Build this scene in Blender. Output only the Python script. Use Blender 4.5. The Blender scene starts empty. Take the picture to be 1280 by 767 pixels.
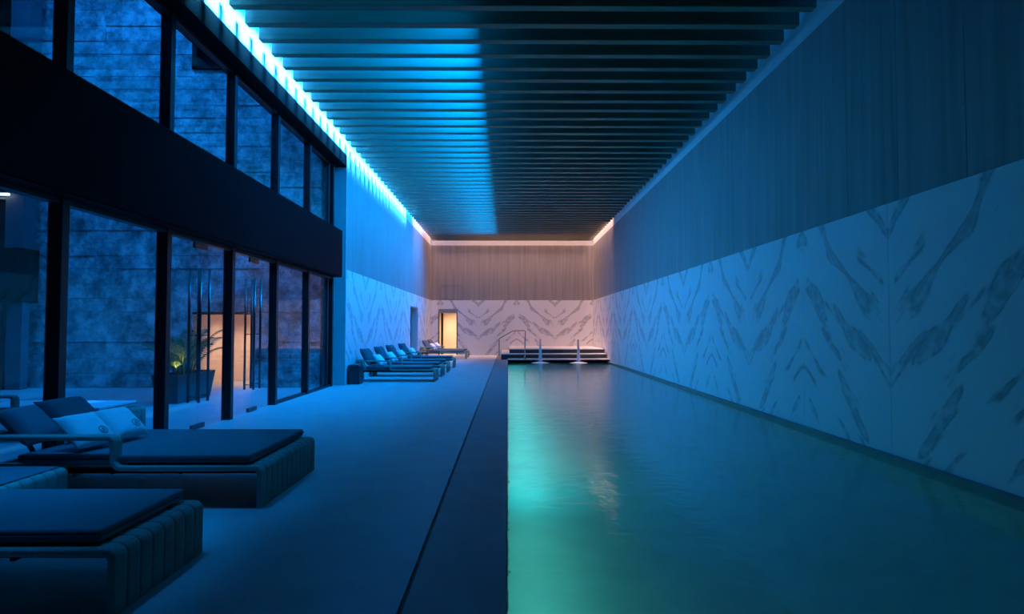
import bpy, bmesh, math, random
from mathutils import Vector, Matrix
random.seed(7)
PI = math.pi
SC = bpy.context.scene
COL = SC.collection

# ------------------------------------------------------------------ camera
cam = bpy.data.cameras.new('camera'); co = bpy.data.objects.new('camera', cam); COL.objects.link(co)
co.location = (0, 0, 1.4)
co.rotation_euler = (math.radians(90 + 1.997), 0, math.radians(-0.377))
cam.sensor_width = 36.0; cam.lens = 21.375; cam.clip_start = 0.05; cam.clip_end = 200
SC.camera = co
# ------------------------------------------------------------------ world, exposure
w = bpy.data.worlds.new('night_sky'); SC.world = w; w.use_nodes = True
bg = w.node_tree.nodes['Background']; bg.inputs[0].default_value = (0.004, 0.02, 0.06, 1); bg.inputs[1].default_value = 0.25
SC.view_settings.view_transform = 'Standard'; SC.view_settings.look = 'None'
SC.view_settings.exposure = 0.0; SC.view_settings.gamma = 1.0
# ------------------------------------------------------------------ lights
def area(name, loc, aim, sx, sy, power, color, spread=180.0, along=(0, 1, 0)):
    """rectangle lamp at loc shining along aim, its long side (sx) laid along a given axis"""
    L = bpy.data.lights.new(name, 'AREA'); L.shape = 'RECTANGLE'; L.size = sx; L.size_y = sy
    L.energy = power; L.color = color; L.spread = math.radians(spread)
    o = bpy.data.objects.new(name, L); COL.objects.link(o)
    z = -Vector(aim).normalized(); x = Vector(along); x = (x - z * x.dot(z)).normalized(); y = z.cross(x)
    o.matrix_world = Matrix.Translation(loc) @ Matrix((x, y, z)).transposed().to_4x4()
    return o
def spot(name, loc, aim, power, color, angle, blend, radius):
    L = bpy.data.lights.new(name, 'SPOT'); L.energy = power; L.color = color
    L.spot_size = math.radians(angle); L.spot_blend = blend; L.shadow_soft_size = radius
    o = bpy.data.objects.new(name, L); COL.objects.link(o); o.location = loc
    o.rotation_euler = Vector(aim).to_track_quat('-Z', 'Y').to_euler()
    return o
XL, XR, YB = -4.02, 4.44, 31.7          # left wall, right wall, back wall
ZB = 5.9                                # underside of the beams
BLUE = (0.0, 0.265, 1.0)
WARM = (1.0, 0.56, 0.44)
# LED lines hidden above the beams along the left wall, right wall and back wall, plus added fill lamps
area('blue_wash_line', (-.36, 18.6, 6.78), (-1, 0, .10), 19.6, .08, 10500, BLUE, 180)
area('blue_cove_line', (XL + .44, 15.5, 6.72), (-.54, 0, -1), 17.0, .04, 820, (.05, .47, 1), 24)
area('blue_cove_line', (XR - .06, 14.0, 6.75), (0, 0, -1), 22.0, .05, 22, BLUE, 100)
area('right_wall_fill', (XL + .10, 14.5, 5.68), (1, -.12, -.48), 15.0, .08, 330, (0.0, .28, .90), 100)  # invented lamp below the beams, added to brighten the right wall
area('warm_led_line', (.2, YB - .07, 6.75), (0, 0, -1), 8.2, .05, 70, WARM, 60, (1, 0, 0))
area('warm_led_line', (XL + .07, 28.6, 6.75), (0, 0, -1), 5.8, .05, 90, WARM, 50)
area('warm_led_line', (XR - .06, 28.6, 6.75), (0, 0, -1), 5.8, .05, 140, WARM, 50)
area('back_wall_fill', (.2, 30.85, 5.925), (0, .30, -1), 8.0, .04, 38, WARM, 90, (1, 0, 0))  # added emitter in the last beam gap, evens out the back wall
area('warm_beam_fill', (.8, 30.0, 6.86), (0, 0, -1), 2.6, 6.0, 130, (1.0, .50, .22), 120)  # made-up emitter over the beams, added to warm the far beam fronts
spot('lounger_fill_spot', (-3.25, 4.64, 5.96), (0, .03, -1), 620, (0.0, .27, 1.0), 36, .9, .04)  # added spot that lifts the wide lounger and its pillows, no known fitting
spot('lounger_fill_spot', (-3.2, 3.63, 5.96), (0, -.03, -1), 520, (0.0, .27, 1.0), 34, .9, .04)  # second added spot, brightens the nearest lounger's cushion
# pool strip under the coping
area('pool_led_line', (0.03, 2.6, -.78), (.9, 0, -1.0), 7.0, .08, 17, (0.14, .95, 0.74), 150)
area('pool_led_line', (0.03, 16.1, -.74), (.85, 0, -1.0), 19.6, .08, 112, (0.06, .92, 0.88), 140)
# courtyard wash, alcove, plant uplight, rooms
area('courtyard_wash', (-7.4, 11.5, 12.2), (0, .35, -1), 7.0, .4, 420, (0.005, 0.24, 1.0), 120, (1, 0, 0))
area('courtyard_side_wash', (-9.6, 7.5, 10.5), (.3, .3, -1), 6.0, .4, 190, (0.005, 0.25, 1.0), 140)
area('alcove_lamp', (-6.75, 15.6, 1.74), (0, .15, -1), 1.0, .5, 17, (1.0, .60, .42), 120, (1, 0, 0))
area('shower_room_lamp', (-3.0, 33.2, 2.5), (0, .2, -1), .9, .9, 40, (1.0, .74, .46), 120)
spot('plant_uplight', (-6.20, 11.50, .50), (-.22, .34, .9), 11, (1.0, .85, .35), 46, .6, .03)

# ------------------------------------------------------------------ materials
def nm(name):
    m = bpy.data.materials.new(name); m.use_nodes = True
    nt = m.node_tree; b = nt.nodes['Principled BSDF']
    return m, nt, b
def N(nt, t, **kw):
    n = nt.nodes.new(t)
    for k, v in kw.items():
        if k in n.inputs: n.inputs[k].default_value = v
        else: setattr(n, k, v)
    return n
def lk(nt, a, b): nt.links.new(a, b)
def ramp(nt, fac, stops):
    r = nt.nodes.new('ShaderNodeValToRGB'); e = r.color_ramp.elements
    while len(e) < len(stops): e.new(.5)
    for i, (p, c) in enumerate(stops):
        e[i].position = p; e[i].color = (c, c, c, 1) if not hasattr(c, '__len__') else (*c, 1)
    lk(nt, fac, r.inputs[0]); return r
def noisy(name, col, rough=.5, scale=8, amount=.15, bump=0, bscale=60, metal=0, stretch=(1, 1, 1), coord='Object', spec=.5):
    m, nt, b = nm(name)
    tc = N(nt, 'ShaderNodeTexCoord'); mp = N(nt, 'ShaderNodeMapping'); mp.inputs['Scale'].default_value = stretch
    lk(nt, tc.outputs[coord], mp.inputs[0])
    n = N(nt, 'ShaderNodeTexNoise', Scale=scale, Detail=5.0); lk(nt, mp.outputs[0], n.inputs['Vector'])
    lo = [c * (1 - amount) for c in col]; hi = [min(1, c * (1 + amount)) for c in col]
    r = ramp(nt, n.outputs[0], [(.3, lo), (.7, hi)]); lk(nt, r.outputs[0], b.inputs['Base Color'])
    b.inputs['Roughness'].default_value = rough; b.inputs['Metallic'].default_value = metal
    b.inputs['Specular IOR Level'].default_value = spec
    if bump:
        n2 = N(nt, 'ShaderNodeTexNoise', Scale=bscale, Detail=4.0); lk(nt, mp.outputs[0], n2.inputs['Vector'])
        bp = N(nt, 'ShaderNodeBump', Strength=bump, Distance=.02); lk(nt, n2.outputs[0], bp.inputs['Height'])
        lk(nt, bp.outputs[0], b.inputs['Normal'])
    return m
M = {}
M['floor'] = noisy('pale_floor_stone', (.50, .50, .50), .6, 2.5, .07, .05, 90, spec=.25)
M['coping'] = noisy('grey_coping_stone', (.22, .24, .25), .6, 3.0, .08, .05, 90, spec=.25)
M['slot'] = noisy('dark_drain', (.01, .01, .012), .6)
M['black'] = noisy('black_metal', (.004, .0045, .006), .6, 4, .1, spec=.03)
M['frame'] = noisy('black_frame_metal', (.018, .019, .022), .38, 4, .1, spec=.35)
M['trim'] = noisy('dark_blue_grey_metal', (.006, .0065, .007), .6, 4, .1, spec=.1)
M['beam'] = noisy('dark_bronze_timber', (.17, .16, .115), .5, 3, .2, .1, 40, stretch=(.3, 4, 4))
M['ceiling'] = noisy('black_ceiling', (.012, .012, .012), .8)
M['plaster'] = noisy('white_plaster', (.62, .62, .62), .7, 4, .04)
M['peach'] = noisy('warm_plaster', (.80, .66, .55), .7, 2, .05)
M['pool'] = noisy('pale_pool_tile', (.38, .45, .47), .5, 3, .08)
M['ledge'] = noisy('green_grey_stone', (.12, .19, .17), .5, 3, .15)
M['step'] = noisy('dark_step_stone', (.035, .04, .045), .4, 5, .2)
M['tread'] = noisy('pale_step_stone', (.60, .58, .58), .4, 5, .1)
M['chrome'] = noisy('brushed_steel', (.55, .55, .56), .25, 20, .05, metal=1)
M['handle'] = noisy('dark_steel', (.12, .12, .125), .3, 20, .05, metal=1)
M['rope'] = noisy('dark_grey_weave', (.29, .33, .27), .85, 60, .18, .25, 260)
M['cushion'] = noisy('slate_cushion_cloth', (.13, .17, .19), .9, 40, .08, .15, 400)
M['piping'] = noisy('dark_piping_cloth', (.05, .06, .07), .9)
M['darkpillow'] = noisy('dark_pillow_cloth', (.085, .10, .115), .9, 40, .1, .2, 400)
M['pillow'] = noisy('white_pillow_cloth', (.88, .89, .90), .9, 30, .05, .12, 300)
M['emblem'] = noisy('grey_thread', (.22, .23, .25), .8)
M['pot'] = noisy('dark_planter_metal', (.03, .035, .045), .4, 5, .2)
M['soil'] = noisy('soil', (.03, .022, .015), .95, 20, .4, .5, 40)
M['leaf'] = noisy('palm_leaf', (.11, .20, .05), .5, 6, .3)
M['stem'] = noisy('palm_stem', (.28, .30, .08), .6, 6, .2)
M['court_floor'] = noisy('courtyard_paving', (.42, .42, .42), .5, 3, .1)
M['wing'] = noisy('wing_metal', (.10, .11, .13), .5, 3, .1)
M['foam'] = noisy('white_foam', (.85, .88, .9), .6, 30, .1, .3, 40)
m, nt, b = nm('lamp_tube'); b.inputs['Emission Color'].default_value = (.9, .95, 1, 1); b.inputs['Emission Strength'].default_value = 3; M['tube'] = m

def marble_mat():
    m, nt, b = nm('bookmatched_marble')
    uv = N(nt, 'ShaderNodeUVMap')
    mp = N(nt, 'ShaderNodeMapping'); mp.inputs['Rotation'].default_value = (0, 0, math.radians(45))
    lk(nt, uv.outputs[0], mp.inputs[0])
    wob = N(nt, 'ShaderNodeTexNoise', Scale=1.6, Detail=4.0); lk(nt, uv.outputs[0], wob.inputs['Vector'])
    sub = N(nt, 'ShaderNodeVectorMath', operation='SUBTRACT'); lk(nt, wob.outputs['Color'], sub.inputs[0]); sub.inputs[1].default_value = (.5, .5, .5)
    scl = N(nt, 'ShaderNodeVectorMath', operation='SCALE'); lk(nt, sub.outputs[0], scl.inputs[0]); scl.inputs['Scale'].default_value = .16
    add = N(nt, 'ShaderNodeVectorMath', operation='ADD'); lk(nt, mp.outputs[0], add.inputs[0]); lk(nt, scl.outputs[0], add.inputs[1])
    st = N(nt, 'ShaderNodeMapping'); st.inputs['Scale'].default_value = (.85, 3.3, 1); st.inputs['Location'].default_value = (.3, 1.7, 0)
    lk(nt, add.outputs[0], st.inputs[0])
    n1 = N(nt, 'ShaderNodeTexNoise', Scale=1.0, Detail=2.5, Roughness=.5); lk(nt, st.outputs[0], n1.inputs['Vector'])
    body = ramp(nt, n1.outputs[0], [(.54, 0), (.585, .9), (.62, .5), (.72, .75), (.80, 1)])      # rimmed streaks
    n2 = N(nt, 'ShaderNodeTexNoise', Scale=6.0, Detail=6.0); lk(nt, uv.outputs[0], n2.inputs['Vector'])
    brk = ramp(nt, n2.outputs[0], [(.36, .25), (.55, 1)])
    mul = N(nt, 'ShaderNodeMath', operation='MULTIPLY'); lk(nt, body.outputs[0], mul.inputs[0]); lk(nt, brk.outputs[0], mul.inputs[1])
    mix = N(nt, 'ShaderNodeMix', data_type='RGBA'); lk(nt, mul.outputs[0], mix.inputs[0])
    mix.inputs[6].default_value = (.70, .69, .68, 1); mix.inputs[7].default_value = (.25, .245, .255, 1)
    lk(nt, mix.outputs[2], b.inputs['Base Color']); b.inputs['Roughness'].default_value = .55
    return m
M['marble'] = marble_mat()
def cladding_mat():
    m, nt, b = nm('vein_cut_stone')
    uv = N(nt, 'ShaderNodeUVMap'); mp = N(nt, 'ShaderNodeMapping'); mp.inputs['Scale'].default_value = (7, .22, 1)
    oi = N(nt, 'ShaderNodeObjectInfo'); 
    ad = N(nt, 'ShaderNodeVectorMath', operation='ADD'); lk(nt, uv.outputs[0], ad.inputs[0])
    cm = N(nt, 'ShaderNodeCombineXYZ'); ml = N(nt, 'ShaderNodeMath', operation='MULTIPLY'); lk(nt, oi.outputs['Random'], ml.inputs[0]); ml.inputs[1].default_value = 40
    lk(nt, ml.outputs[0], cm.inputs[0]); lk(nt, cm.outputs[0], ad.inputs[1]); lk(nt, ad.outputs[0], mp.inputs[0])
    n = N(nt, 'ShaderNodeTexNoise', Scale=1.0, Detail=6.0, Roughness=.6); lk(nt, mp.outputs[0], n.inputs['Vector'])
    r = ramp(nt, n.outputs[0], [(.25, (.19, .175, .17)), (.5, (.27, .25, .245)), (.75, (.345, .32, .31))])
    lk(nt, r.outputs[0], b.inputs['Base Color']); b.inputs['Roughness'].default_value = .7
    return m
M['clad'] = cladding_mat()
def stone_mat():
    m, nt, b = nm('rough_courtyard_stone')
    tc = N(nt, 'ShaderNodeTexCoord')
    n = N(nt, 'ShaderNodeTexNoise', Scale=2.6, Detail=9.0, Roughness=.75); lk(nt, tc.outputs['Object'], n.inputs['Vector'])
    r = ramp(nt, n.outputs[0], [(.36, (.10, .105, .11)), (.5, (.32, .33, .34)), (.64, (.7, .7, .7))])
    lk(nt, r.outputs[0], b.inputs['Base Color']); b.inputs['Roughness'].default_value = .9
    n2 = N(nt, 'ShaderNodeTexNoise', Scale=5.0, Detail=9.0, Roughness=.75); lk(nt, tc.outputs['Object'], n2.inputs['Vector'])
    bp = N(nt, 'ShaderNodeBump', Strength=.9, Distance=.06); lk(nt, n2.outputs[0], bp.inputs['Height']); lk(nt, bp.outputs[0], b.inputs['Normal'])
    return m
M['stone'] = stone_mat()
def glass_mat():
    m, nt, b = nm('clear_glass'); nt.nodes.remove(b); out = nt.nodes['Material Output']
    lw = N(nt, 'ShaderNodeLayerWeight', Blend=.5); pw = N(nt, 'ShaderNodeMath', operation='POWER'); lk(nt, lw.outputs['Facing'], pw.inputs[0]); pw.inputs[1].default_value = 6.5
    f = N(nt, 'ShaderNodeMath', operation='MULTIPLY_ADD'); lk(nt, pw.outputs[0], f.inputs[0]); f.inputs[1].default_value = .55; f.inputs[2].default_value = .03
    g = N(nt, 'ShaderNodeBsdfGlossy', Roughness=.0); t = N(nt, 'ShaderNodeBsdfTransparent')
    t.inputs[0].default_value = (.90, .95, .96, 1); g.inputs[0].default_value = (1, 1, 1, 1)
    mx = N(nt, 'ShaderNodeMixShader'); lk(nt, f.outputs[0], mx.inputs[0]); lk(nt, t.outputs[0], mx.inputs[1]); lk(nt, g.outputs[0], mx.inputs[2])
    lk(nt, mx.outputs[0], out.inputs[0]); return m
M['glass'] = glass_mat()
def water_mat():
    m, nt, b = nm('pool_water'); nt.nodes.remove(b); out = nt.nodes['Material Output']
    tc = N(nt, 'ShaderNodeTexCoord'); mp = N(nt, 'ShaderNodeMapping'); mp.inputs['Scale'].default_value = (1.0, 1.0, 1)
    lk(nt, tc.outputs['Object'], mp.inputs[0])
    n = N(nt, 'ShaderNodeTexNoise', Scale=3.2, Detail=3.0, Roughness=.5, Distortion=.8); lk(nt, mp.outputs[0], n.inputs['Vector'])
    n2 = N(nt, 'ShaderNodeTexNoise', Scale=11.0, Detail=2.0); lk(nt, mp.outputs[0], n2.inputs['Vector'])
    a = N(nt, 'ShaderNodeMath', operation='MULTIPLY_ADD'); lk(nt, n2.outputs[0], a.inputs[0]); a.inputs[1].default_value = .25; lk(nt, n.outputs[0], a.inputs[2])
    bp = N(nt, 'ShaderNodeBump', Strength=.14, Distance=.05); lk(nt, a.outputs[0], bp.inputs['Height'])
    g = N(nt, 'ShaderNodeBsdfGlass', IOR=1.33, Roughness=.09); g.inputs[0].default_value = (.80, .96, .97, 1)
    lk(nt, bp.outputs[0], g.inputs['Normal']); lk(nt, g.outputs[0], out.inputs[0]); return m
M['water'] = water_mat()
def stream_mat():
    m, nt, b = nm('falling_water'); nt.nodes.remove(b); out = nt.nodes['Material Output']
    d = N(nt, 'ShaderNodeBsdfDiffuse'); d.inputs[0].default_value = (.8, .85, .9, 1); t = N(nt, 'ShaderNodeBsdfTransparent')
    mx = N(nt, 'ShaderNodeMixShader'); mx.inputs[0].default_value = .55; lk(nt, t.outputs[0], mx.inputs[1]); lk(nt, d.outputs[0], mx.inputs[2])
    lk(nt, mx.outputs[0], out.inputs[0]); return m
M['stream'] = stream_mat()

# ------------------------------------------------------------------ mesh helpers
class MB:
    def __init__(s): s.v = []; s.f = []; s.uv = {}
    def add(s, vs, fs):
        o = len(s.v); s.v += [tuple(p) for p in vs]; s.f += [tuple(i + o for i in f) for f in fs]
    def box(s, x0, x1, y0, y1, z0, z1):
        s.add([(x, y, z) for z in (z0, z1) for y in (y0, y1) for x in (x0, x1)],
              [(0, 2, 3, 1), (4, 5, 7, 6), (0, 1, 5, 4), (2, 6, 7, 3), (0, 4, 6, 2), (1, 3, 7, 5)]); return s
    def tube(s, path, r, n=8, caps=True):
        P = [Vector(p) for p in path]; rs = r if hasattr(r, '__len__') else [r] * len(P)
        rings = []; prev = None
        for i, p in enumerate(P):
            t = (P[min(i + 1, len(P) - 1)] - P[max(i - 1, 0)]).normalized()
            if prev is None:
                a = Vector((0, 0, 1)) if abs(t.z) < .9 else Vector((1, 0, 0))
                u = t.cross(a).normalized()
            else: u = (prev - t * prev.dot(t)).normalized()
            prev = u; v = t.cross(u)
            rings.append([p + rs[i] * (math.cos(2 * PI * k / n) * u + math.sin(2 * PI * k / n) * v) for k in range(n)])
        vs = [q for R in rings for q in R]; fs = []
        for i in range(len(P) - 1):
            for k in range(n): fs.append((i * n + k, i * n + (k + 1) % n, (i + 1) * n + (k + 1) % n, (i + 1) * n + k))
        if caps: fs += [tuple(range(n))[::-1], tuple(range((len(P) - 1) * n, len(P) * n))]
        s.add(vs, fs); return s
    def lathe(s, prof, n=24, c=(0, 0, 0)):
        vs = [(c[0] + r * math.cos(2 * PI * k / n), c[1] + r * math.sin(2 * PI * k / n), c[2] + z) for r, z in prof for k in range(n)]
        fs = [(i * n + k, i * n + (k + 1) % n, (i + 1) * n + (k + 1) % n, (i + 1) * n + k) for i in range(len(prof) - 1) for k in range(n)]
        fs += [tuple(range(n))[::-1], tuple(range((len(prof) - 1) * n, len(prof) * n))]
        s.add(vs, fs); return s
    def mesh(s, name, mat, smooth=False, bevel=0, bseg=2):
        me = bpy.data.meshes.new(name); me.from_pydata(s.v, [], s.f)
        bm = bmesh.new(); bm.from_mesh(me); bmesh.ops.recalc_face_normals(bm, faces=bm.faces)
        if bevel: bmesh.ops.bevel(bm, geom=list(bm.edges), offset=bevel, segments=bseg, affect='EDGES', profile=.6)
        bm.to_mesh(me); bm.free()
        me.materials.append(M[mat])
        if smooth:
            me.polygons.foreach_set('use_smooth', [True] * len(me.polygons))
        return me
    def build(s, name, mat, parent=None, **k): return link(name, s.mesh(name, mat, **k), parent)
def link(name, me, parent=None, loc=None):
    o = bpy.data.objects.new(name, me); COL.objects.link(o)
    if parent: o.parent = parent
    if loc: o.location = loc
    return o
def tag(o, label=None, cat=None, group=None, kind=None):
    if label: o['label'] = label
    if cat: o['category'] = cat
    if group: o['group'] = group
    if kind: o['kind'] = kind
    return o
def thing(name, label, cat, loc=(0, 0, 0), rz=0, group=None):
    o = bpy.data.objects.new(name, None); COL.objects.link(o); o.location = loc; o.rotation_euler = (0, 0, rz)
    o.empty_display_size = .2
    return tag(o, label, cat, group)
def struct(o): o['kind'] = 'structure'; return o
def B(*a): return MB().box(*a)

# ------------------------------------------------------------------ floor, pool basin
Y0 = -3.5
floor = struct(B(-4.45, -.55, Y0, YB, -.3, 0).build('floor', 'floor'))
B(-.55, -.525, Y0, 31.3, -.3, -.02).build('drain_channel', 'slot', floor)
B(-.525, -.012, Y0, YB, -.3, 0).build('pool_coping', 'coping', floor, bevel=.004)
B(-.012, 4.44, 26.5, YB, -.3, 0).build('end_paving', 'floor', floor)
pb = struct(B(-.2, XR + .3, Y0 - .2, 26.7, -1.45, -1.25).build('pool_floor', 'pool'))
B(-.2, -.0, Y0, 26.5, -1.25, -.3).build('side_lining', 'pool', pb)
B(XR, XR + .2, Y0, 26.5, -1.25, -.4).build('side_lining', 'ledge', pb)
B(-.0, XR, 26.5, 26.7, -1.25, -.3).build('end_lining', 'pool', pb)
B(-.0, XR, Y0 - .2, Y0, -1.25, 0).build('end_lining', 'pool', pb)
wt = MB(); wt.add([(-.005, Y0, -.1), (XR - .03, Y0, -.1), (XR - .03, 26.5, -.1), (-.005, 26.5, -.1)], [(0, 1, 2, 3)])
tag(wt.build('pool_water', 'water'), 'still blue green water filling the long pool', 'water', kind='stuff')
B(XR - .10, XR, Y0, 26.5, -.4, -.055).build('wall_ledge', 'ledge', pb)

# ------------------------------------------------------------------ wall cladding (slabs and panels as parts of each wall)
def uvbox(name, mat, w, h, d, mirror=False, vz=0, bevel=.004):
    """slab with its face in XZ, back at y=d, UV in metres; bookmatched when mirror"""
    me = B(0, w, 0, d, 0, h).mesh(name, mat, bevel=bevel, bseg=1)
    ul = me.uv_layers.new(name='UVMap')
    for lp in me.loops:
        p = me.vertices[lp.vertex_index].co
        ul.data[lp.index].uv = ((w - p.x) if mirror else p.x, p.z + vz)
    return me
SLABS = {}
def clad(parent, origin, direction, normal_rot, length_edges, z0, z1, mat, name, holes=(), mirror=True, phase=0):
    """a row of slabs along one wall; holes = (a, b, ztop) openings measured along the wall"""
    for i in range(len(length_edges) - 1):
        a, b_ = length_edges[i], length_edges[i + 1]
        mir = mirror and (i + phase) % 2 == 1
        pieces = [(a, b_, z0)]
        for (ha, hb, hz) in holes:
            if hb <= a or ha >= b_: continue
            pieces = []
            if ha > a: pieces.append((a, ha, z0))
            pieces.append((max(a, ha), min(b_, hb), hz))
            if hb < b_: pieces.append((hb, b_, z0))
        for (pa, pb_, pz) in pieces:
            if pb_ - pa < .02: continue
            key = (name, round(pb_ - pa, 3), round(z1 - pz, 3), mir, round(pa - a, 3), round(pz, 3))
            if key not in SLABS:
                me = uvbox(name, mat, pb_ - pa - .004, z1 - pz - .003, .03, False, pz, .003)
                ul = me.uv_layers[0]
                for d in ul.data:
                    u = d.uv[0] + (pa - a); d.uv[0] = ((b_ - a) - u) if mir else u
                SLABS[key] = me
            o = link(name, SLABS[key], parent)
            o.location = Vector(origin) + Vector(direction) * (pa + .002) + Vector((0, 0, pz))
            o.rotation_euler = (0, 0, normal_rot)
MB_Z = 2.86; TOPZ = 6.9
# right wall: runs along +Y at X = XR, faces -X
wr = struct(B(XR + .03, XR + .33, Y0, YB + .3, -1.4, TOPZ).build('wall_right', 'plaster'))
edges = [7.05 + 2.07 * k - Y0 for k in range(-5, 12)]; edges = [e for e in edges if e > .1 and e < YB - Y0 - .1]; edges = [0.0] + edges + [YB - Y0]
# local x runs along -Y so that the face looks towards -X
EDG = sorted(YB - Y0 - e for e in edges)
clad(wr, (XR, YB, 0), (0, -1, 0), -PI / 2, EDG, -.4, MB_Z, 'marble', 'marble_slab', phase=1)
def steps(L, w=1.035):
    n = max(1, round(L / w)); return [L * i / n for i in range(n + 1)]
clad(wr, (XR + .012, YB, 0), (0, -1, 0), -PI / 2, steps(YB - Y0), MB_Z, 5.735, 'clad', 'stone_panel', mirror=False)
# back wall faces -Y, with the shower doorway
DX0, DX1, DZ = -3.61, -2.65, 2.2
wb = struct(bpy.data.objects.new('wall_back', None)); COL.objects.link(wb)
bb = MB(); bb.box(XL - .3, DX0, YB + .03, YB + .2, -.1, TOPZ); bb.box(DX1, XR + .3, YB + .03, YB + .2, -.1, TOPZ); bb.box(DX0, DX1, YB + .03, YB + .2, DZ + .2, TOPZ)
bb.build('backing', 'plaster', wb)
be = [4.44 - 1.995 * k for k in range(0, 5)]; be = sorted(x - XL for x in be if x > XL) ; be = [0.0] + be
clad(wb, (XL, YB, 0), (1, 0, 0), 0, be, 0, MB_Z, 'marble', 'marble_slab', holes=[(DX0 - XL, DX1 - XL, DZ + .2)], phase=1)
clad(wb, (XL, YB + .012, 0), (1, 0, 0), 0, steps(XR - XL), MB_Z, 5.735, 'clad', 'stone_panel', mirror=False)
hb = MB()
for a in ((-3.52, -2.38, 3.60, 3.615), (-3.52, -2.38, 2.90, 2.915), (-3.52, -3.505, 2.9, 3.615), (-2.395, -2.38, 2.9, 3.615)):
    hb.box(a[0], a[1], YB + .004, YB + .014, a[2], a[3])
hb.build('access_hatch', 'wing', wb)
# left wall beyond the glazing
LY0, LD0, LD1, LDZ = 15.1, 25.1, 27.2, 2.32
wl = struct(bpy.data.objects.new('wall_left', None)); COL.objects.link(wl)
lb = MB(); lb.box(XL - .3, XL - .03, LY0 + .0, LD0, -.1, TOPZ); lb.box(XL - .3, XL - .03, LD1, YB + .3, -.1, TOPZ); lb.box(XL - .3, XL - .03, LD0, LD1, LDZ, TOPZ)
lb.build('backing', 'plaster', wl)
n8 = [(YB - LY0) * k / 8 for k in range(9)]
clad(wl, (XL, LY0, 0), (0, 1, 0), PI / 2, n8, 0, MB_Z, 'marble', 'marble_slab', holes=[(LD0 - LY0, LD1 - LY0, LDZ)])
clad(wl, (XL - .012, LY0, 0), (0, 1, 0), PI / 2, steps(YB - LY0), MB_Z, 5.735, 'clad', 'stone_panel', mirror=False)
B(-4.45, XL - .001, LY0 - .03, LY0 - .002, 0, MB_Z).build('return_slab', 'plaster', wl)
B(-4.45, XL - .001, LY0 - .03, LY0 - .002, MB_Z, 5.42).build('return_panel', 'plaster', wl)
B(XL - .6, XL - .32, LD0 - .2, LD1 + .2, 0, LDZ + .2).build('niche_back', 'trim', wl)
# upper wall above the glazing
B(XL - .3, XL - .03, Y0, LY0, 5.72, TOPZ).build('upper_backing', 'plaster', wl)
clad(wl, (XL - .012, Y0, 0), (0, 1, 0), PI / 2, steps(LY0 - Y0), 5.72, TOPZ, 'plaster', 'wall_panel', mirror=False)
# end wall behind the camera
struct(B(-4.5, XR + .3, Y0 - .3, Y0 - .2, -.3, TOPZ).build('wall_front', 'wing'))

# ------------------------------------------------------------------ ceiling and beams
ceil = struct(B(-4.5, XR + .4, Y0 - .3, YB + .3, TOPZ, TOPZ + .2).build('ceiling', 'ceiling'))
bme = B(-3.89, 4.33, 0, .145, ZB, ZB + .30).mesh('beam', 'beam', bevel=.006, bseg=1)
k = 0; y = 8.85 - .504 * 22
while y < YB - .35:
    link('beam', bme, ceil, (0, y, 0)); y += .504

# ------------------------------------------------------------------ glazing
GX = -4.31; MUL = [-3.12, -1.33, .46, 2.25, 4.04, 5.83, 7.62, 9.41, 11.20, 12.99, 14.74]
FB, FT, UT = 2.66, 3.78, 5.42
fa = struct(B(-4.45, XL - .035, Y0, 14.85, FB, FT).build('trim_1', 'black'))           # dark fascia band between the storeys
B(-4.45, XL - .045, Y0, 14.85, FB - .02, FB).build('soffit_plate', 'black', fa)
th = struct(B(-4.45, XL - .005, Y0, LY0 - .03, UT, 5.70).build('trim_2', 'trim'))      # lintel under the cove
B(-4.45, XL - .02, Y0, LY0 - .03, UT - .012, UT).build('soffit_plate', 'black', th)
def bay(i, name, z0, z1, door=False):
    y0, y1 = MUL[i], MUL[i + 1]
    fm = MB(); fm.box(GX - .07, GX + .07, y0 - .05, y0 + .05, z0, z1)
    if i == len(MUL) - 2: fm.box(GX - .07, GX + .07, y1 - .05, y1 + .05, z0, z1); fm.box(GX - .07, GX + .03, y1 - .30, y1 - .22, z0, z1); fm.box(GX - .06, GX - .02, y1 - .22, y1 - .05, z0, z1)
    fm.box(GX - .05, GX + .05, y0 + .05, y1 - .05, z1 - .07, z1)
    if not door: fm.box(GX - .05, GX + .05, y0 + .05, y1 - .05, z0, z0 + .05)
    fr = struct(fm.build(name, 'frame', bevel=.004))
    a, c = y0 + .05, (y1 - .05 if i < len(MUL) - 2 else y1 - .30)
    if not door:
        B(GX - .006, GX + .006, a, c, z0 + .05, z1 - .07).build('pane', 'glass', fr)
        g = MB(); g.box(GX + .05, GX + .056, y0 - .049, y0 - .042, z0, z1); g.build('glazing_bead', 'chrome', fr)
        return
    mid = (a + c) / 2
    for s, (p, q) in enumerate(((a + .008, mid - .004), (mid + .004, c - .008))):
        leaf = B(GX - .006, GX + .006, p, q, .012, z1 - .075).build('door_leaf', 'glass', fr)
        inner = q if s == 0 else p; sg = -1 if s == 0 else 1
        for zz in ((.012, .075), (z1 - .155, z1 - .078)):
            yy = sorted((inner, inner + sg * .17)); B(GX - .016, GX + .016, yy[0], yy[1], zz[0], zz[1]).build('patch_fitting', 'handle', leaf)
        hy = inner + sg * .12
        for sx in (1, -1):
            hx = GX + sx * .075; h = MB()
            h.tube([(hx, hy, .38), (hx, hy, 2.23)], .018, 10)
            for hz in (.46, 1.30): h.tube([(hx, hy, hz), (GX + sx * .006, hy, hz)], .009, 6)
            h.build('pull_handle', 'handle', leaf, smooth=True)
nwin = 0; ndoor = 0
for i in range(3, len(MUL) - 1):
    if i in (6, 7):
        ndoor += 1; bay(i, 'door_%d' % ndoor, 0, FB, True)
    else:
        nwin += 1; bay(i, 'window_%d' % nwin, 0, FB)
for i in range(3, len(MUL) - 1):
    nwin += 1; bay(i, 'window_%d' % nwin, FT, UT)
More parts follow.
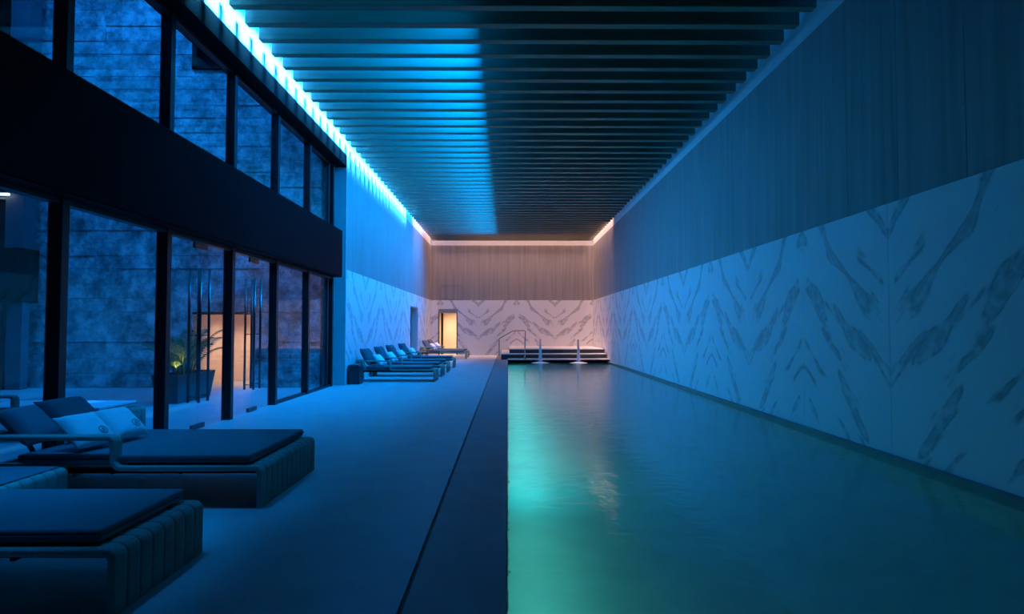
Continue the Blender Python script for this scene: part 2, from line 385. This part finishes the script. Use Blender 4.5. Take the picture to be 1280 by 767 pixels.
struct(B(-4.45, -4.20, Y0, MUL[3] - .05, 0, UT).build('wall_side', 'black'))

# ------------------------------------------------------------------ courtyard
CY = 14.5
struct(B(-16, -4.45, Y0, CY + 3, -.3, -.005).build('floor_courtyard', 'court_floor'))
wc = struct(bpy.data.objects.new('wall_courtyard', None)); COL.objects.link(wc)
AX0, AX1, AZ = -7.50, -6.10, 1.78
bk = MB(); bk.box(-16, AX0, CY + .25, CY + .4, 0, 12); bk.box(AX1, -4.45, CY + .25, CY + .4, 0, 12); bk.box(AX0, AX1, CY + .25, CY + .4, AZ, 12)
bk.build('backing', 'stone', wc)
HX0, HX1, HZ0, HZ1 = -7.6, -6.25, 7.63, 9.6
zc = 0.0
while zc < 11.6:
    h = random.uniform(.30, .40)
    if zc < AZ < zc + h + .05: h = AZ - zc
    if zc < HZ0 < zc + h + .05: h = HZ0 - zc
    x = -11.6 - random.uniform(0, .8)
    while x < -4.46:
        wd = random.uniform(1.8, 3.6); x1 = min(x + wd, -4.46)
        segs = [(x, x1)]
        for (ha, hb_, za, zb) in ((AX0, AX1, 0, AZ), (HX0, HX1, HZ0, HZ1)):
            if zc + h > za + .02 and zc < zb - .02:
                ns = []
                for (p, q) in segs:
                    if q <= ha or p >= hb_: ns.append((p, q)); continue
                    if p < ha: ns.append((p, ha))
                    if q > hb_: ns.append((hb_, q))
                segs = ns
        for (p, q) in segs:
            if q - p < .05: continue
            d = random.uniform(-.014, .012)
            B(p + .0015, q - .0015, CY + d, CY + .25, zc + .003, zc + h - .003).build('stone_block', 'stone', wc, bevel=.006, bseg=1)
        x = x1
    zc += h
# upper opening
op = MB(); op.box(HX0, HX0 + .12, CY - .05, CY + .25, HZ0, HZ1); op.box(HX0, HX1, CY - .05, CY + .25, HZ0, HZ0 + .08); op.build('opening_frame', 'trim', wc)
B(HX0 + .12, HX1, CY + .15, CY + .2, HZ0 + .08, HZ1).build('opening_panel', 'black', wc)
# lit alcove
al = MB(); al.box(AX0 - .1, AX1 + .1, CY + 1.9, CY + 2.0, 0, AZ); al.box(AX0 - .1, AX0, CY + .25, CY + 2, 0, AZ); al.box(AX1, AX1 + .1, CY + .25, CY + 2, 0, AZ); al.box(AX0 - .1, AX1 + .1, CY + .4, CY + 2, AZ, AZ + .1)
al.build('alcove_lining', 'peach', wc)
B(AX0, AX1, CY - .01, CY + .25, AZ - .05, AZ).build('alcove_lintel', 'black', wc)
# neighbouring wing of the house across the courtyard
wg = struct(bpy.data.objects.new('wall_wing', None)); COL.objects.link(wg)
B(-16, -11.08, 13.9, 14.4, 1.985, 3.23).build('fascia_band', 'black', wg, bevel=.01)
B(-16, -11.75, 14.2, 14.3, 0, 1.985).build('plaster_wall', 'plaster', wg)
B(-11.72, -11.12, 13.98, 14.2, 0, 1.985).build('corner_pier', 'wing', wg, bevel=.01)
B(-11.52, -11.46, 13.90, 13.96, 0, 1.95).build('downpipe', 'handle', wg)
B(-11.50, -11.08, 13.9, 14.3, 3.23, 11.6).build('corner_pier', 'wing', wg, bevel=.01)
B(-16, -11.5, 14.0, 14.02, 3.23, 4.9).build('pane', 'glass', wg)
B(-16, -11.5, 14.3, 14.4, 3.23, 11.6).build('room_wall', 'trim', wg)
B(-16, -11.5, 13.9, 14.2, 5.0, 5.3).build('window_head', 'wing', wg)
lt = thing('linear_lamp', 'short white linear lamp glowing inside the wing window', 'lamp', (-11.60, 13.80, 4.42))
B(-.9, .25, -.03, .03, 0, .045).build('tube', 'tube', lt); B(-.92, .27, -.035, .035, .045, .07).build('housing', 'handle', lt)

# ------------------------------------------------------------------ shower room behind the back doorway
dr = struct(bpy.data.objects.new('door_3', None)); COL.objects.link(dr)
d = MB(); d.box(DX0 - .02, DX0 + .03, YB - .01, YB + .3, 0, DZ); d.box(DX1 - .03, DX1 + .02, YB - .01, YB + .3, 0, DZ)
d.build('door_jamb', 'handle', dr)
B(DX0 - .02, DX1 + .02, YB - .015, YB + .3, DZ, DZ + .2).build('door_lintel', 'coping', dr)
sr = struct(bpy.data.objects.new('wall_shower', None)); COL.objects.link(sr)
s_ = MB(); s_.box(-4.6, -2.0, 34.4, 34.5, 0, 2.7); s_.box(-4.0, -3.9, YB + .3, 34.4, 0, 2.7); s_.box(-2.1, -2.0, YB + .2, 34.4, 0, 2.7); s_.box(-4.6, -2, YB + .2, 34.5, 2.7, 2.8)
s_.build('room_lining', 'peach', sr)
B(-4.6, -2, YB, 34.5, -.1, 0).build('room_floor', 'floor', sr)
B(-3.62, -3.5, 32.9, 33.0, 0, 2.3).build('glass_screen_post', 'handle', sr)

# ------------------------------------------------------------------ platform steps at the pool end
pl = struct(bpy.data.objects.new('floor_platform', None)); COL.objects.link(pl)
for (x0, x1, y0, z) in ((-.01, 4.43, 26.5, .057), (-.30, 4.40, 27.2, .26), (.07, 4.40, 27.9, .46)):
    B(x0, x1, y0, YB - .002, 0 if z > .06 else -.3, z - .04).build('step_riser', 'step', pl)
    B(x0 - .005, x1, y0 - .015, YB - .002, z - .04, z).build('step_tread', 'tread', pl, bevel=.006)

# ------------------------------------------------------------------ handrail, spouts
hr = thing('handrail', 'slim steel handrail climbing the platform steps by the back wall', 'handrail', (-.45, 31.0, 0))
pth = [(0, 0, .0), (0, 0, .84), (.02, 0, .885), (.68, 0, 1.25), (.74, 0, 1.27), (1.27, 0, 1.28), (1.33, 0, 1.25), (1.33, 0, .46)]
MB().tube(pth, .022, 8).build('rail', 'handle', hr, smooth=True)
for (x, z) in ((0, 0), (1.33, .46)): MB().lathe([(.05, 0), (.05, .012), (.03, .018)], 16, (x, 0, z)).build('rail_foot', 'handle', hr)
def spout(x, label, water):
    t = thing('water_spout', label, 'water spout', (x, 26.56, .057), 0, None)
    p = [(0, 0, 0), (0, 0, .74)] + [(0, -.10 + .10 * math.cos(a), .74 + .10 * math.sin(a)) for a in (PI * k / 8 for k in range(1, 7))]
    MB().tube(p, .030, 10).build('pipe', 'chrome', t, smooth=True)
    MB().lathe([(.06, 0), (.06, .012), (.035, .02)], 16).build('base_plate', 'chrome', t)
    if water:
        s = MB(); ws = [(0, -.17, .78, .035), (0, -.20, .55, .05), (0, -.215, .25, .065), (0, -.22, -.157, .095)]
        s.tube([w_[:3] for w_ in ws], [w_[3] for w_ in ws], 10, False); s.build('water_stream', 'stream', t, smooth=True)
        f = MB().lathe([(.40, 0), (.30, .015), (.16, .04), (.04, .055)], 20, (0, -.24, -.155)); f.build('foam_ring', 'foam', t, smooth=True)
    return t
spout(1.40, 'left water spout pouring a white stream into the pool end', True)
spout(3.05, 'right water spout pouring a white stream into the pool end', True)
sp = thing('grab_pole', 'plain upright steel pole standing at pool edge before the platform steps', 'pole', (.735, 26.56, .057))
MB().tube([(0, 0, 0), (0, 0, .83), (0, 0, .85)], [.028, .028, .012], 10).build('shaft', 'chrome', sp, smooth=True)
MB().lathe([(.06, 0), (.06, .012), (.035, .02)], 16).build('base_plate', 'chrome', sp)

# ------------------------------------------------------------------ loungers
def ribbon(path, y, wd, th, name):
    """padded strip of width wd swept along an XZ path, soft rounded outside"""
    P = [Vector((p[0], 0, p[1])) for p in path]; sec = []
    h = wd / 2 - .002
    sec = [(-h, 0), (-h, th * .72), (-h * .94, th * .93), (-h * .72, th), (h * .72, th), (h * .94, th * .93), (h, th * .72), (h, 0)]
    vs = []; n = len(sec); fs = []
    for i, p in enumerate(P):
        t = (P[min(i + 1, len(P) - 1)] - P[max(i - 1, 0)]).normalized()
        nrm = Vector((-t.z, 0, t.x))
        for (a, b_) in sec: vs.append(p + nrm * (b_ - th) + Vector((0, y + a, 0)))
    for i in range(len(P) - 1):
        for k_ in range(n): fs.append((i * n + k_, i * n + (k_ + 1) % n, (i + 1) * n + (k_ + 1) % n, (i + 1) * n + k_))
    fs += [tuple(range(n)), tuple(range((len(P) - 1) * n, len(P) * n))[::-1]]
    m_ = MB(); m_.add(vs, fs); return m_.mesh(name, 'rope', smooth=True)
def arc(cx, cz, r, a0, a1, n=6): return [(cx + r * math.cos(math.radians(a0 + (a1 - a0) * i / n)), cz + r * math.sin(math.radians(a0 + (a1 - a0) * i / n))) for i in range(n + 1)]
LL = 2.07; HH = .325
def table_path(L, H, r=.055):   # from head floor over the top to the foot floor
    return [(0, 0), (0, H - r)] + arc(r, H - r, r, 180, 90) + [(L / 2, H)] + arc(L - r, H - r, r, 90, 0) + [(L, 0)]
def soft_box(x0, x1, y0, y1, z0, z1, r):
    return B(x0, x1, y0, y1, z0, z1)
def smooth_bevel(mb, name, mat, parent, r, seg=3):
    o = mb.build(name, mat, parent, bevel=r, bseg=seg, smooth=True); return o
def make_lounger(W, nstrip, label, loc, group, LL=2.07):
    t = thing('sun_lounger', label, 'sun lounger', loc, 0, group)
    wd = W / nstrip; p = table_path(LL, HH); th = .036
    for k_ in range(nstrip):
        y = -W / 2 + wd * (k_ + .5)
        if k_ == 0:   # the near strip lifts into the armrest before the head end
            d0 = LL - 2.07; q = [(0.03, .56)] + [(.45, .56)] + arc(.87 + d0, .505, .055, 90, 0) + arc(.98 + d0, HH + .055, .055, 180, 270) + [(1.4 + d0, HH)] + arc(LL - .055, HH - .055, .055, 90, 0) + [(LL, 0)]
            link('padded_strip', ribbon(q, y, wd, th, 'armrest_strip'), t)
        elif k_ == 1: proto = link('padded_strip', ribbon(p, 0, wd, th, 'padded_strip'), t, (0, y, 0))
        else: link('padded_strip', proto.data, t, (0, y, 0))
    # back rail wraps the head end at armrest height
    br = MB(); br.box(0.0, .045, -W / 2 + .004, W / 2, .49, .56); br.build('back_rail', 'rope', t, bevel=.014, smooth=True)
    for yy in (-W / 2 + .06, -W / 6, W / 6, W / 2 - .06):
        MB().tube([(.02, yy, .50), (.06, yy, .40), (.12, yy, HH - .02)], [.022, .02, .018], 8).build('back_support', 'rope', t, smooth=True)
    fr = MB(); fr.box(.05, LL - .06, -W / 2 + .10, -W / 2 + .13, HH - .075, HH - .037); fr.box(.05, LL - .06, W / 2 - .13, W / 2 - .10, HH - .075, HH - .037)
    for xx in (.5, 1.03, 1.56): fr.box(xx - .012, xx + .012, -W / 2 + .02, W / 2 - .02, HH - .062, HH - .037)
    fr.build('under_frame', 'black', t)
    c = smooth_bevel(B(.26, LL - .11, -W / 2 + .055, W / 2 - .03, HH + .012, HH + .078), 'cushion', 'cushion', t, .018)
    MB().tube([(.28, -W / 2 + .053, HH + .045), (LL - .112, -W / 2 + .053, HH + .045), (LL - .108, W / 2 - .03, HH + .045)], .006, 6).build('piping', 'piping', c)
    return t
def copy_tree(o, label, loc):
    c = o.copy(); COL.objects.link(c); c.location = loc; c['label'] = label
    for ch in list(o.children):
        d_ = ch.copy(); COL.objects.link(d_); d_.parent = c
        for g in list(ch.children):
            e = g.copy(); COL.objects.link(e); e.parent = d_
    return c
HX = -4.0
G = 'padded sun loungers along the glass side'
make_lounger(1.33, 12, 'wide padded sun lounger with armrest and two pairs of pillows before the glazing', (HX - .12, 5.45, 0), G, 2.20)
one = make_lounger(.87, 8, 'nearest dark padded sun lounger with bare slate cushion in the lower left corner', (HX + .02, 3.44, 0), G)
ROW = [(15.9, 'first padded lounger of the far row, nearest the window wall'),
       (17.6, 'second padded lounger of the far row, behind the first one'),
       (19.3, 'third padded lounger of the far row, in the middle of its group'),
       (21.5, 'fourth padded lounger of the far row, just before the side doorway'),
       (27.6, 'fifth padded lounger of the far row, just past the side doorway'),
       (29.3, 'farthest padded lounger of the far row, in front of lit back doorway')]
for (y, lab) in ROW: copy_tree(one, lab, (HX + .02, y + .435, 0))
oc = copy_tree(one, 'sun lounger with pale cushion standing outside in the courtyard behind the glass', (-7.1, 8.1, 0))
for ch in oc.children:
    if ch.name.startswith('cushion'): ch.data = ch.data.copy(); ch.data.materials[0] = M['pillow']
# ------------------------------------------------------------------ pillows
def pillow_mesh(name, mat, s, t, n=14):
    def surf(u, v): return t / 2 * (max(0, (1 - u ** 4) * (1 - v ** 4))) ** .55
    vs = []; fs = []
    for sd in (1, -1):
        for j in range(n + 1):
            for i in range(n + 1):
                u, v = 2 * i / n - 1, 2 * j / n - 1
                k_ = 1 - .06 * (1 - abs(u) ** 2) * abs(v) ** 3; k2 = 1 - .06 * (1 - abs(v) ** 2) * abs(u) ** 3
                vs.append((u * s / 2 * k2, v * s / 2 * k_, sd * (surf(u, v) + .004)))
    m_ = (n + 1) ** 2
    for j in range(n):
        for i in range(n):
            a = j * (n + 1) + i; q = (a, a + 1, a + n + 2, a + n + 1); fs.append(q); fs.append(tuple(x + m_ for x in q[::-1]))
    rim = [i for i in range(n + 1)] + [j * (n + 1) + n for j in range(1, n + 1)] + [n * (n + 1) + i for i in range(n - 1, -1, -1)] + [j * (n + 1) for j in range(n - 1, 0, -1)]
    for a, b_ in zip(rim, rim[1:] + rim[:1]): fs.append((b_, a, a + m_, b_ + m_))
    mb = MB(); mb.add(vs, fs); return mb.mesh(name, mat, smooth=True), surf
PM_D, _ = pillow_mesh('pillow', 'darkpillow', .50, .17)
PM_D2, _ = pillow_mesh('pillow', 'cushion', .40, .14)
PM_D3, _ = pillow_mesh('pillow', 'darkpillow', .46, .14)
PM_W, surfW = pillow_mesh('pillow', 'pillow', .36, .12)
def emblem(parent):
    e = MB(); s = .36; cx, cy = .40, -.42
    ring = []
    for k_ in range(25):
        a = 2 * PI * k_ / 24; u, v = cx + .20 * math.cos(a), cy + .20 * math.sin(a); ring.append((u * s / 2, v * s / 2, surfW(u, v) + .006))
    e.tube(ring, .0035, 5, False)
    for pts in (((-.10, -.05), (0, .10), (.10, -.05)), ((-.09, -.09), (.09, -.09)), ((0, .10), (0, -.09))):
        e.tube([((cx + a) * s / 2, (cy + b_) * s / 2, surfW(cx + a, cy + b_) + .006) for a, b_ in pts], .0025, 5)
    e.build('stitched_emblem', 'emblem', parent)
def put(name, me, label, loc, lean, yaw, group, roll=0, emb=False):
    """pillow leaning back by lean degrees from upright, its face towards +X turned by yaw"""
    o = link(name, me); o.location = loc
    o.matrix_world = Matrix.Translation(loc) @ Matrix.Rotation(math.radians(yaw), 4, 'Z') @ Matrix.Rotation(math.radians(90 - lean), 4, 'Y') @ Matrix.Rotation(math.radians(90 + roll), 4, 'Z')
    tag(o, label, 'pillow', group)
    if emb: emblem(o)
    return o
CT = HH + .078
put('back_pillow', PM_D3, 'dark square back pillow behind the white pillows on the wide lounger', (-3.90, 5.52, .612), 50, -10, 'dark back pillows')
put('back_pillow', PM_D2, 'teal grey back cushion at the left picture edge on the wide lounger', (-3.96, 5.10, .60), 46, 0, 'dark back pillows')
put('white_pillow', PM_W, 'front white pillow with round emblem on the wide lounger', (-3.50, 5.10, .556), 50, -14, 'white emblem pillows', 0, True)
put('white_pillow', PM_W, 'rear white pillow with round emblem on the wide lounger', (-3.46, 5.48, .556), 50, -12, 'white emblem pillows', 0, True)
ordn = ['first', 'second', 'third', 'fourth', 'fifth', 'farthest']
for (y, lab), od in zip(ROW, ordn):
    put('back_pillow', PM_D, 'dark back pillow at the head of the %s far row lounger' % od, (-3.74, y + .44, .645), 30, -12, 'dark back pillows')
    put('white_pillow', PM_W, 'white pillow against the dark pillow on the %s far row lounger' % od, (-3.42, y + .40, .562), 42, -14, 'white emblem pillows')
put('back_pillow', PM_D2, 'dark pillow at the head of the nearest lounger in the corner', (-3.80, 3.45, .605), 26, -8, 'dark back pillows')
# ------------------------------------------------------------------ side tables
def side_table(loc, L, W, H, n, label, dark=False):
    t = thing('side_table', label, 'side table', loc, 0, 'low padded side tables')
    p = table_path(L, H, .045); wd = W / n; me = ribbon(p, 0, wd, .03, 'padded_strip')
    if dark: me.materials[0] = M['step']; B(.03, L - .03, -W / 2 + .01, W / 2 - .01, 0, H - .04).build('storage_box', 'step', t)
    for k_ in range(n): link('padded_strip', me, t, (0, -W / 2 + wd * (k_ + .5), 0))
    smooth_bevel(B(.05, L - .05, -W / 2 + .03, W / 2 - .03, H, H + .012), 'table_top', 'cushion', t, .005, 2)
    return t
side_table((-4.0, 4.29, 0), .67, .76, .35, 7, 'low ribbed side table between the two nearest loungers')
side_table((-3.95, 24.3, 0), .42, .42, .48, 4, 'small dark side table beside the side doorway between far loungers', True)
side_table((-4.0, 15.42, 0), .30, .40, .48, 4, 'small dark side table against the wall before the first far row lounger', True)

# ------------------------------------------------------------------ planter and palm in the courtyard
pt = thing('potted_palm', 'lush palm in a long dark tapered planter lit from below in the courtyard', 'potted plant', (-6.33, 12.0, 0))
v = [(sx * w_, sy * l_, z) for (w_, l_, z) in ((.19, .62, 0), (.25, .72, .54), (.21, .68, .54), (.20, .66, .46)) for (sx, sy) in ((-1, -1), (1, -1), (1, 1), (-1, 1))]
f = [(3, 2, 1, 0)] + [(a + i, a + (i + 1) % 4, a + 4 + (i + 1) % 4, a + 4 + i) for a in (0, 4, 8) for i in range(4)]
q = MB(); q.add(v, f); q.build('planter', 'pot', pt)
B(-.195, .195, -.655, .655, .40, .47).build('soil', 'soil', pt)
def frond(base, ang, length, rise, parent):
    P = []; n = 12; d = Vector((math.cos(ang), math.sin(ang), 0))
    for i in range(n + 1):
        s = i / n; P.append(Vector(base) + d * (length * .75 * s ** 1.25) + Vector((0, 0, rise * (1.25 * s - .55 * s ** 2.4))))
    st = MB(); st.tube(P, [.014 * (1 - .8 * i / n) for i in range(n + 1)], 5)
    lv = MB(); side = Vector((-d.y, d.x, 0))
    for i in range(3, n + 1):
        for sg in (1, -1):
            for sub in (0, .5):
                j = min(i + sub, n); a = P[int(j)].lerp(P[min(int(j) + 1, n)], j - int(j)); t_ = (P[min(int(j) + 1, n)] - P[max(int(j) - 1, 0)]).normalized()
                ll = length * .25 * math.sin(PI * min(.95, .18 + .75 * j / n)); dr = (side * sg * .8 + t_ * .65 + Vector((0, 0, -.18))).normalized()
                wv = t_ * .013; tip = a + dr * ll + Vector((0, 0, -.12 * ll)); mid = a + dr * ll * .5 + Vector((0, 0, .02))
                lv.add([a - wv * .4, a + wv * .4, mid + wv, mid - wv, tip], [(0, 1, 2, 3), (3, 2, 4)])
    so = st.build('frond_stem', 'stem', parent, smooth=True); lv.build('frond_leaf', 'leaf', so)
rng = random.Random(3)
for k_ in range(20):
    a = 2 * PI * k_ / 20 * 3.1 + rng.uniform(-.2, .2); r_ = rng.uniform(.03, .16)
    frond((.6 * r_ * math.cos(a), -.05 + 1.8 * r_ * math.sin(a), .45), a, rng.uniform(.55, .95), rng.uniform(.7, 1.35), pt)
